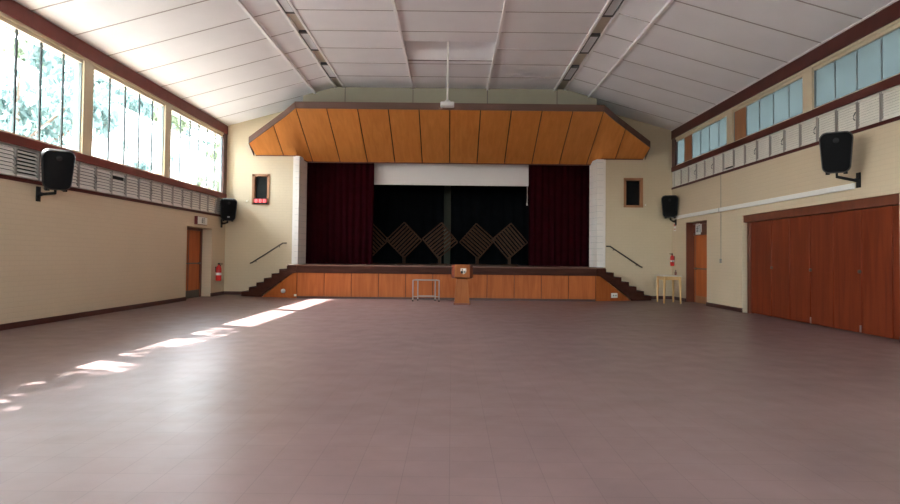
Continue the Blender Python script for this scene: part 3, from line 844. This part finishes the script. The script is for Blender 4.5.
# exit signs
t = thing('exit_sign', 'white exit sign box with dark red end on the wall above the left door', 'sign', (XL, 17.45, 2.11), 0)
q = MB(); q.box((0, -.34, 0), (.09, .34, .23), M['signred']); q.build('case', t, .004)
q = MB(); q.box((.085, -.33, .01), (.095, .33, .22), M['signwhite']); q.build('face', t)
def running_man(q, s, map_):
    """little walking figure and doorway drawn in thin blocks"""
    for (u0, v0, u1, v1) in ((-.02, .13, .02, .17), (-.025, .07, .02, .13), (-.06, .10, -.02, .12), (.015, .10, .06, .115), (-.05, .03, -.01, .07), (.0, .02, .03, .07)):
        a, b = map_(u0*s, v0*s), map_(u1*s, v1*s); q.box(a, b, M['signgrey'])
    for (u0, v0, u1, v1) in ((.08, .02, .095, .18), (.15, .02, .165, .18), (.08, .165, .165, .18)):
        a, b = map_(u0*s, v0*s), map_(u1*s, v1*s); q.box(a, b, M['signgrey'])
q = MB(); cnt = [0]
def mp1(u, v): cnt[0] += 1; return (.094 if cnt[0] % 2 else .099, u-.02, v+.02)
running_man(q, 1.0, mp1); q.build('pictogram', t)
t = thing('exit_sign', 'pale exit sign with grey walking figure on the transom of the right door', 'sign', (XR+.18, 17.86, 2.00), 0)
q = MB(); q.box((0, -.17, 0), (.05, .17, .33), M['signwhite']); q.build('face', t, .004)
q = MB(); cnt = [0]
def mp2(u, v): cnt[0] += 1; return (-.002 if cnt[0] % 2 else -.007, -u+.03, v+.04)
running_man(q, 1.25, mp2); q.build('pictogram', t)

# ------------------------------------------------------------------ loudspeakers
def speaker(label, c0, rz, tilt, wall_pt, badge=False, light_edge=False):
    """c0: centre of the cabinet; the front looks along local -Y"""
    t = thing('loudspeaker', label, 'speaker', c0, R(rz), 'wall mounted loudspeakers')
    rot = Matrix.Rotation(R(tilt), 4, 'X')
    def outline(w0, w1, h, r, y, zc=0, n=6):
        pts = []      # rounded trapezoid: w1 wide at the top, w0 at the bottom
        cs = [(w1/2-r, h/2-r, 0), (-(w1/2-r), h/2-r, 90), (-(w0/2-r), -h/2+r, 180), (w0/2-r, -h/2+r, 270)]
        for cx, cz, a0 in cs:
            for k in range(n+1):
                a = R(a0 + 90*k/n); pts.append((cx + r*math.cos(a), y, cz + r*math.sin(a) + zc))
        return pts
    q = MB()
    q.loft([outline(.40, .47, .66, .11, -.16), outline(.43, .50, .70, .12, -.13), outline(.42, .49, .69, .12, -.02), outline(.30, .34, .60, .08, .17), outline(.26, .30, .56, .08, .19)], M['cab'], rot)
    cab = q.build('cabinet', t)
    q = MB(); q.loft([outline(.395, .465, .655, .105, -.155), outline(.385, .455, .645, .10, -.178), outline(.33, .39, .58, .08, -.186)], M['grille'], rot); q.build('grille', t)
    q = MB(); q.lathe([(.001, -.189), (.045, -.188), (.05, -.184)], (0, 0, 0), M['black'], 18, rot @ Matrix.Translation((0, 0, .20)), axis='y'); q.build('horn', t)
    if badge:
        q = MB(); q.box((-.035, -.192, -.245), (.035, -.183, -.205), M['steel'], rot); q.build('badge', t, label='small silver badge')
    q = MB()
    for sx in (-1, 1): q.box((sx*.13-.03, -.10, -.372), (sx*.13+.03, .10, -.335), M['black'], rot)
    q.build('foot_rail', t)
    # bracket: from under the cabinet back to the wall plate
    inv = Matrix.Rotation(R(-rz), 4, 'Z')
    wp = inv @ (Vector(wall_pt) - Vector(c0)); nrm = inv @ Vector((1 if wall_pt[0] < 0 else -1, 0, 0))
    if abs(wall_pt[1] - YB) < .01: nrm = inv @ Vector((0, -1, 0))
    foot = rot @ Vector((0, .02, -.345))
    q = MB(); q.tube([foot, foot+Vector((0, 0, -.07)), wp + nrm*.10 + Vector((0, 0, .0)), wp + nrm*.02], [.022, .026, .026, .045], M['black'], 10); q.build('bracket_arm', t)
    m_ = Matrix.Translation(wp) @ nrm.to_track_quat('Y', 'Z').to_matrix().to_4x4()
    q = MB(); q.box((-.05, 0.001, -.13), (.05, .025, .13), M['black'], m_); q.build('wall_bracket', t, .004)
speaker('black loudspeaker mounted on the left wall among the vents nearest the viewer', (-6.84, 10.50, 2.70), 42, 10, (XL, 10.62, 2.28))
speaker('black loudspeaker mounted in the left rear corner by the stage steps', (-7.0, 19.0, 2.68), 28, 8, (XL, 19.1, 2.24), True)
speaker('black loudspeaker on the right wall above the folding doors', (6.58, 10.42, 3.12), -34, 8, (XR, 10.5, 2.66))
speaker('black loudspeaker mounted in the right rear corner above the wooden table', (6.79, 18.98, 2.92), -24, 8, (XR, 19.1, 2.46))

# ------------------------------------------------------------------ trunking, cable, switch, notices
t = thing('cable_trunking', 'white horizontal cable trunking along the right wall above the doors', 'trunking', (XR, 15.0, 2.52))
q = MB(); q.box((-.05, -4.4, 0), (0, 4.3, .10), M['whitepl']); q.build('channel', t, .006)
q = MB(); q.box((-.056, -4.38, .02), (-.05, 4.28, .08), M['whitepl']); q.build('lid', t)
t = thing('pull_switch', 'thin grey cord with small switch hanging down the right wall beside the folding doors', 'switch', (XR, 15.90, 1.18))
q = MB(); q.tube([(-.008, 0, .08), (-.008, 0, 1.34)], .006, M['signgrey'], 6); q.tube([(-.062, 0, 1.34), (-.062, 0, 1.44)], .006, M['signgrey'], 6); q.tube([(-.008, 0, 1.44), (-.008, 0, 2.31)], .006, M['signgrey'], 6); q.build('cord', t)
q = MB(); q.box((-.03, -.035, 0), (0, .035, .11), M['signgrey']); q.build('switch_box', t, .004)
t = thing('safety_notice', 'small faded red and white notice on the right wall beyond the exit door', 'notice', (XR, 19.2, 2.16))
q = MB(); q.box((-.004, -.10, 0), (0, .10, .26), M['label']); q.build('card', t)
q = MB(); q.box((-.006, -.08, .15), (-.003, .08, .23), plain('notice_red', (.55, .18, .15), .6)); q.box((-.006, -.08, .03), (-.003, .08, .08), plain('notice_pink', (.6, .35, .3), .6)); q.build('print', t)
t = thing('light_switch', 'white switch plate with red rocker on the left stage pier', 'switch', (-4.90, 20.1, 2.98))
q = MB(); q.box((0, -.05, .0), (.02, .05, .22), M['label']); q.build('plate', t, .003)
q = MB(); q.box((.018, -.03, -.06), (.03, .03, -.012), M['signred']); q.box((.018, -.025, .06), (.028, .025, .14), M['signgrey']); q.build('rocker', t)

# fire extinguishers
def exting(label, loc, rz, s=1.):
    t = thing('fire_extinguisher', label, 'fire extinguisher', loc, R(rz), 'wall mounted fire extinguishers')
    q = MB(); q.lathe([(.001, 0), (.07, .0), (.078, .02), (.078, .34), (.06, .40), (.028, .43), (.026, .46)], (0, -.09, 0), M['red'], 20)
    q.build('tank', t)
    q = MB(); q.lathe([(.026, .46), (.03, .475), (.02, .50)], (0, -.09, 0), M['black'], 12); q.box((-.014, -.20, .49), (.014, -.07, .505), M['black']); q.box((-.014, -.19, .455), (.014, -.09, .468), M['black']); q.build('valve', t)
    q = MB(); q.tube([(.03, -.09, .47), (.10, -.11, .42), (.105, -.10, .25), (.085, -.10, .12)], [.011, .011, .011, .018], M['black'], 8); q.build('hose', t)
    q = MB(); q.lathe([(.0795, .16), (.0795, .23)], (0, -.09, 0), M['label'], 20); q.build('label_band', t, label='white label band')
    q = MB(); q.box((-.03, -.03, .25), (.03, 0, .40), M['rail']); q.build('hook', t)
    t.scale = (s, s, s)
exting('red fire extinguisher hung on the left wall between the exit door and corner', (XL, 18.72, .46), 90, 1.08)
exting('red fire extinguisher hung on the right wall above the small wooden table', (XR, 19.24, 1.06), -90, .78)

# ------------------------------------------------------------------ lectern, metal stand, table
t = thing('lectern', 'orange wooden lectern with flared head standing in front of the stage', 'lectern', (.28, 16.32, 0))
q = MB(); q.box((-.22, -.16, 0), (.22, .18, .045), M['lectd']); q.build('plinth', t, .006)
q = MB(); q.loft([[(-.205, -.14, .045), (.205, -.14, .045), (.205, .16, .045), (-.205, .16, .045)], [(-.145, -.10, .70), (.145, -.10, .70), (.145, .14, .70), (-.145, .14, .70)]], M['lectw'], None, True, False); q.build('column', t, .006)
q = MB(); q.prism([(-.20, -.20), (.20, -.20), (.28, -.02), (.28, .24), (-.28, .24), (-.28, -.02)], 'z', .70, .735, M['lectd']); q.build('base_board', t, .004)
q = MB(); q.prism([(-.20, -.20), (.20, -.20), (.195, -.17), (-.195, -.17)], 'z', .70, 1.07, M['lectw']); q.build('front_panel', t, .004)
for s_ in (-1, 1):
    q = MB(); q.prism([(s_*.20, -.20), (s_*.285, -.02), (s_*.285, .24), (s_*.26, .24), (s_*.26, -.01), (s_*.18, -.18)], 'z', .735, 1.07, M['lectd']); q.build('side_wing', t, .003, label='dark red-brown side wing')
q = MB(); q.poly([(-.26, -.17, 1.03), (.26, -.17, 1.03), (.26, .24, .93), (-.26, .24, .93), (-.26, -.17, 1.05), (.26, -.17, 1.05), (.26, .24, .95), (-.26, .24, .95)], [(3,2,1,0),(4,5,6,7),(0,1,5,4),(1,2,6,5),(2,3,7,6),(3,0,4,7)], M['lectd']); q.build('reading_top', t)
q = MB(); sh = [(-.075, .07), (.075, .07), (.08, .0), (.05, -.06), (0, -.09), (-.05, -.06), (-.08, .0)]
q.prism([(x+.03, z+.90) for x, z in sh], 'y', -.212, -.20, plain('crest_pale', (.55, .45, .36), .4))
q.box((-.035, -.218, .83), (.018, -.211, .90), M['black']); q.box((.036, -.218, .845), (.085, -.211, .90), M['signgrey']); q.box((.02, -.218, .91), (.085, -.211, .96), M['label'])
q.lathe([(.001, -.221), (.016, -.219), (.018, -.211)], (.005, 0, .925), M['lectd'], 12, axis='y')
q.build('crest', t, label='pale crest with dark figures')

t = thing('metal_stand', 'grey tubular metal table frame standing by the stage front left of the lectern', 'stand', (-.72, 17.45, 0))
q = MB()
r_ = .014
for z in (.60,):
    q.tube([(-.37, -.18, z), (.37, -.18, z)], r_, M['chrome']); q.tube([(-.27, .18, z), (.27, .18, z)], r_, M['chrome'])
    q.tube([(-.37, -.18, z), (-.27, .18, z)], r_, M['chrome']); q.tube([(.37, -.18, z), (.27, .18, z)], r_, M['chrome'])
q.build('top_rail', t)
for x, y in ((-.37, -.18), (.37, -.18), (-.25, .18), (.25, .18)):
    q = MB(); q.tube([(x, y, .02), (x, y, .60)], .017, M['chrome']); lg = q.build('leg', t)
    q = MB(); q.lathe([(.001, 0), (.02, 0), (.02, .03), (.016, .035)], (x, y, 0), M['black'], 10); q.build('foot_cap', lg)
q = MB(); q.tube([(-.37, -.18, .14), (.37, -.18, .14)], .011, M['chrome']); q.tube([(-.25, .18, .14), (.25, .18, .14)], .011, M['chrome'])
q.build('stretcher', t)

t = thing('wooden_table', 'small pale beech table with tapered legs standing in the right rear corner', 'table', (6.33, 17.80, 0))
q = MB(); q.box((-.27, -.33, .77), (.27, .33, .80), M['tabletop']); q.build('tabletop', t, .008)
q = MB()
q.box((-.235, -.29, .67), (.235, -.265, .77), M['beech']); q.box((-.235, .265, .67), (.235, .29, .77), M['beech'])
q.box((-.235, -.28, .67), (-.21, .28, .77), M['beech']); q.box((.21, -.28, .67), (.235, .28, .77), M['beech']); q.build('apron', t, .003)
for sx in (-1, 1):
    for sy in (-1, 1):
        q = MB(); q.tube([(sx*.235, sy*.29, 0), (sx*.225, sy*.28, .76)], [.024, .036], M['beech'], 12); q.build('leg', t)
t = thing('bottle', 'small dark red bottle standing on the beech table', 'bottle', (6.50, 17.72, .801))
q = MB(); q.lathe([(.001, 0), (.032, 0), (.034, .01), (.034, .08), (.014, .11), (.013, .13)], (0, 0, 0), plain('bottle_dark', (.12, .02, .015), .3), 16); q.build('body', t)
q = MB(); q.lathe([(.016, .13), (.016, .15), (.001, .152)], (0, 0, 0), M['black'], 12); q.build('cap', t)

# ------------------------------------------------------------------ ceiling lamps and projector
def lamp():
    t = thing('strip_light', '', 'ceiling light', (0, 0, 0), 0, 'ceiling strip lights')
    q = MB(); L_ = .62; W = .118
    q.box((-W, -L_, .0), (-W+.03, L_, .06), M['lampfr']); q.box((W-.03, -L_, .0), (W, L_, .06), M['lampfr'])
    q.box((-W, -L_, .0), (W, -L_+.08, .06), M['lampfr']); q.box((-W, L_-.08, .0), (W, L_, .06), M['lampfr']); q.build('housing', t, .003)
    q = MB(); q.box((-W+.03, -L_+.08, .008), (W-.03, L_-.08, .05), M['lamp']); q.build('diffuser', t)
    return t
l0 = None
for nm, xm in (('left', (TL0+TL1)/2), ('right', (TR0+TR1)/2)):
    for k, y in enumerate((16.82, 14.50, 12.18)):
        o3 = ('nearest the stage', 'in the middle of its row', 'at the top edge of the picture')[k]
        lab = 'unlit strip light in the %s ceiling trough, %s' % (nm, o3)
        if l0 is None: l0 = lamp(); l0.location = (xm, y, ZC-.02); l0['label'] = lab
        else: dup(l0, (xm, y, ZC-.02), lab)
t = thing('ceiling_projector', 'white projector hanging on a long thin pole from the ceiling hatch', 'projector', (-.15, 15.0, 4.98))
q = MB(); q.box((-.17, -.13, .0), (.17, .13, .10), M['whitepl']); q.build('projector_body', t, .02)
q = MB(); q.lathe([(.03, .165), (.045, .15), (.045, .12)], (.06, 0, .05), M['black'], 16, axis='y'); q.build('lens', t)
q = MB(); q.lathe([(.09, .10), (.07, .14), (.03, .17)], (0, 0, 0), M['whitepl'], 16); q.build('swivel_mount', t)
q = MB(); q.tube([(0, 0, .16), (0, 0, 1.72)], .024, M['whitept'], 12); q.build('pole', t)
q = MB(); q.box((-.10, -.07, 1.655), (.10, .07, 1.685), M['whitept']); q.build('ceiling_plate', t)

# ------------------------------------------------------------------ outside
struct(MB().box((-70, -40, -.4), (70, 110, -.13), M['ground']), 'ground', label='pale ground outside the hall', cat='ground')
b = thing('neighbouring_building', 'long white building standing outside the left windows', 'building', (-24, 30, -.13))
EH = 1.25 + .445*23.6 + .13
q = MB(); q.box((-8, -28, 0), (0, 60, EH-.25), M['bwhite']); q.build('wall', b)
q = MB(); q.prism([(-8.5, EH-.25), (.4, EH-.25), (.4, EH), (-4, EH+.6), (-8.5, EH)], 'y', -28.4, 60.4, M['bwhite']); q.build('roof', b)

def tree(label, x, y, h, cr, n, leaf, seed, group='trees outside the windows', cz=.62, trunk=.2, lsz=.16, blobs=None):
    rnd = random.Random(seed)
    t = thing('tree', label, 'tree', (x, y, -.13), 0, group)
    q = MB(); q.tube([(0, 0, 0), (rnd.uniform(-.2, .2), rnd.uniform(-.2, .2), h*.4), (rnd.uniform(-.3, .3), rnd.uniform(-.3, .3), h*.8)], [trunk, trunk*.7, trunk*.2], M['bark'], 8)
    for k in range(6):
        a = rnd.uniform(0, 6.28); z = h*rnd.uniform(.35, .6); q.tube([(0, 0, z), (cr*.7*math.cos(a), cr*.7*math.sin(a), z+h*.2)], [trunk*.4, .03], M['bark'], 6)
    q.build('trunk', t)
    V, F = [], []
    given = blobs; blobs = list(given or [])
    for k in range(0 if given else 26):
        a = rnd.uniform(0, 6.28); rr = cr*math.sqrt(rnd.random())*.8; z = h*cz + (rnd.random()-.5)*h*.66*(1-.5*(rr/cr)**2)
        blobs.append((rr*math.cos(a), rr*math.sin(a), z, cr*rnd.uniform(.18, .36)))
    for i in range(n):
        bx_, by_, bz_, br_ = rnd.choice(blobs)
        d_ = Vector((rnd.gauss(0, 1), rnd.gauss(0, 1), rnd.gauss(0, .8))).normalized()*br_*rnd.uniform(.5, 1.05)
        p = Vector((bx_, by_, bz_)) + d_
        s_ = lsz*rnd.uniform(.6, 1.4)
        e = Euler((rnd.uniform(0, 6.28), rnd.uniform(0, 6.28), rnd.uniform(0, 6.28))).to_matrix()
        k0 = len(V)
        for u, v in ((-1, 0), (0, -.45), (1, 0), (0, .45)): V.append(tuple(p + e @ Vector((u*s_, v*s_, 0))))
        F.append((k0, k0+1, k0+2, k0+3))
    me = bpy.data.meshes.new('foliage'); me.from_pydata(V, [], F); me.materials.append(leaf); me.update()
    f = bpy.data.objects.new('foliage', me); COL.objects.link(f); f.parent = t
    return t
for k, y in enumerate((37, 51, 65, 78, 93)):
    tree(['tall pale tree behind the white building seen in the nearest left window', 'tall pale tree behind the white building seen in the nearest window, farther right', 'tall pale tree behind the white building seen in the second left window',
          'tall pale tree behind the white building near the far left window', 'tall pale tree behind the white building seen in the farthest left window'][k],
         -39, y, 28 + (k % 3)*1.5, 6.2, 7000, M['leafA' if k % 2 else 'leafB'], 20+k, trunk=.4, lsz=.42)
tree('small blue-green tree in front of the white building seen in the middle left window', -15.5, 30.6, 6.9, 1.3, 900, M['leafB'], 41, 'trees outside the windows', .72, .1, .2)
tree('small olive tree in front of the white building seen in the far left window', -15.0, 41.0, 9.2, 2.0, 1300, M['leafA'], 42, 'trees outside the windows', .72, .12, .24)
tree('pale loose tree in front of the white building seen in the nearest left window', -15.5, 21.5, 9.6, 3.4, 4600, M['leafB'], 44, 'trees outside the windows', .60, .16, .18)
# trees beside the near windows: they dapple the sun on the floor
tree('slim loose tree close outside the nearer left windows', -11.3, 11.5, 9.6, 1.2, 1300, M['leafA'], 51, 'trees close to the left windows', .66, .1, .13,
     [(0, 1.5, 8.25, .50), (0, .75, 8.6, .55), (.1, -.55, 8.3, .50), (0, 0, 8.75, .6), (0, 2.0, 8.75, .4), (0, -1.1, 8.5, .65), (0, 1.55, 7.2, .28), (0, -.7, 8.1, .5), (.1, -1.9, 8.5, .55)])
tree('leafy tree close outside the left windows behind the viewer', -11.3, 7.0, 11, 2.7, 4200, M['leafA'], 52, 'trees close to the left windows', .66, .2, .2)

# ------------------------------------------------------------------ light
W = bpy.data.worlds.new('World'); S.world = W; W.use_nodes = True; nt = W.node_tree
bg = nt.nodes['Background']; sky = nt.nodes.new('ShaderNodeTexSky'); sky.sky_type = 'NISHITA'; sky.sun_disc = False
SUN = Vector((-3.10, 1.20, 3.20)).normalized()            # direction towards the sun
sky.sun_elevation = math.asin(SUN.z); sky.sun_rotation = math.atan2(SUN.x, SUN.y)
sky.air_density = 1.2; sky.dust_density = 2.5; sky.ozone_density = 1.0
hs = nt.nodes.new('ShaderNodeHueSaturation'); hs.inputs['Saturation'].default_value = .25; nt.links.new(sky.outputs['Color'], hs.inputs['Color']); nt.links.new(hs.outputs['Color'], bg.inputs['Color']); bg.inputs['Strength'].default_value = 1.75
sl = bpy.data.lights.new('sun', 'SUN'); sl.energy = 26; sl.angle = R(.6); sl.color = (1, .965, .92)
so = bpy.data.objects.new('sun', sl); COL.objects.link(so); so.rotation_euler = (-SUN).to_track_quat('-Z', 'Y').to_euler()
# portals: guide the sampling of skylight through the window bands
def portal(x, y0, y1, z0, z1, sgn):
    l = bpy.data.lights.new('window_portal', 'AREA'); l.shape = 'RECTANGLE'; l.size = y1-y0; l.size_y = z1-z0
    l.cycles.is_portal = True
    o_ = bpy.data.objects.new('window_portal', l); COL.objects.link(o_); o_.location = (x, (y0+y1)/2, (z0+z1)/2)
    zax = Vector((-sgn, 0, 0)); xax = Vector((0, 1, 0)); yax = zax.cross(xax)
    o_.matrix_world = Matrix.Translation(o_.location) @ Matrix((xax, yax, zax)).transposed().to_4x4()
portal(XL-.37, YF, YB, 3.16, 5.08, 1 * -1)
portal(XR+.37, YF, YB, 4.15, 5.08, 1)

l = bpy.data.lights.new('window_portal', 'AREA'); l.shape = 'RECTANGLE'; l.size = FW[5]-FW[0]; l.size_y = FZ1-FZ0; l.cycles.is_portal = True  # portal for the added front windows
o_ = bpy.data.objects.new('window_portal', l); COL.objects.link(o_)
o_.matrix_world = Matrix.Translation(((FW[0]+FW[5])/2, YF-.32, (FZ0+FZ1)/2)) @ Matrix.Rotation(math.pi/2, 4, 'X')
# ------------------------------------------------------------------ camera
cd = bpy.data.cameras.new('camera'); co = bpy.data.objects.new('camera', cd); COL.objects.link(co); S.camera = co
F_ = 610.; TP = .027; pitch = math.atan(TP); roll = .0107
cd.sensor_fit = 'HORIZONTAL'; cd.sensor_width = 36; cd.lens = F_/900*36
cyp = 257.5 - F_*TP
cd.shift_x = -(452-450)/900; cd.shift_y = (cyp-252)/900
cd.clip_end = 400; cd.clip_start = .05
co.matrix_world = Matrix.Translation((0, 0, 1.25)) @ Matrix.Rotation(math.pi/2 + pitch, 4, 'X') @ Matrix.Rotation(roll, 4, 'Z')

S.view_settings.view_transform = 'Standard'; S.view_settings.look = 'None'; S.view_settings.gamma = 1; S.view_settings.use_curve_mapping = False
S.view_settings.exposure = 1.64
S.cycles.use_denoising = True; S.cycles.max_bounces = 14; S.cycles.diffuse_bounces = 8; S.cycles.transparent_max_bounces = 12
S.cycles.caustics_reflective = False; S.cycles.caustics_refractive = False; S.cycles.sample_clamp_indirect = 8
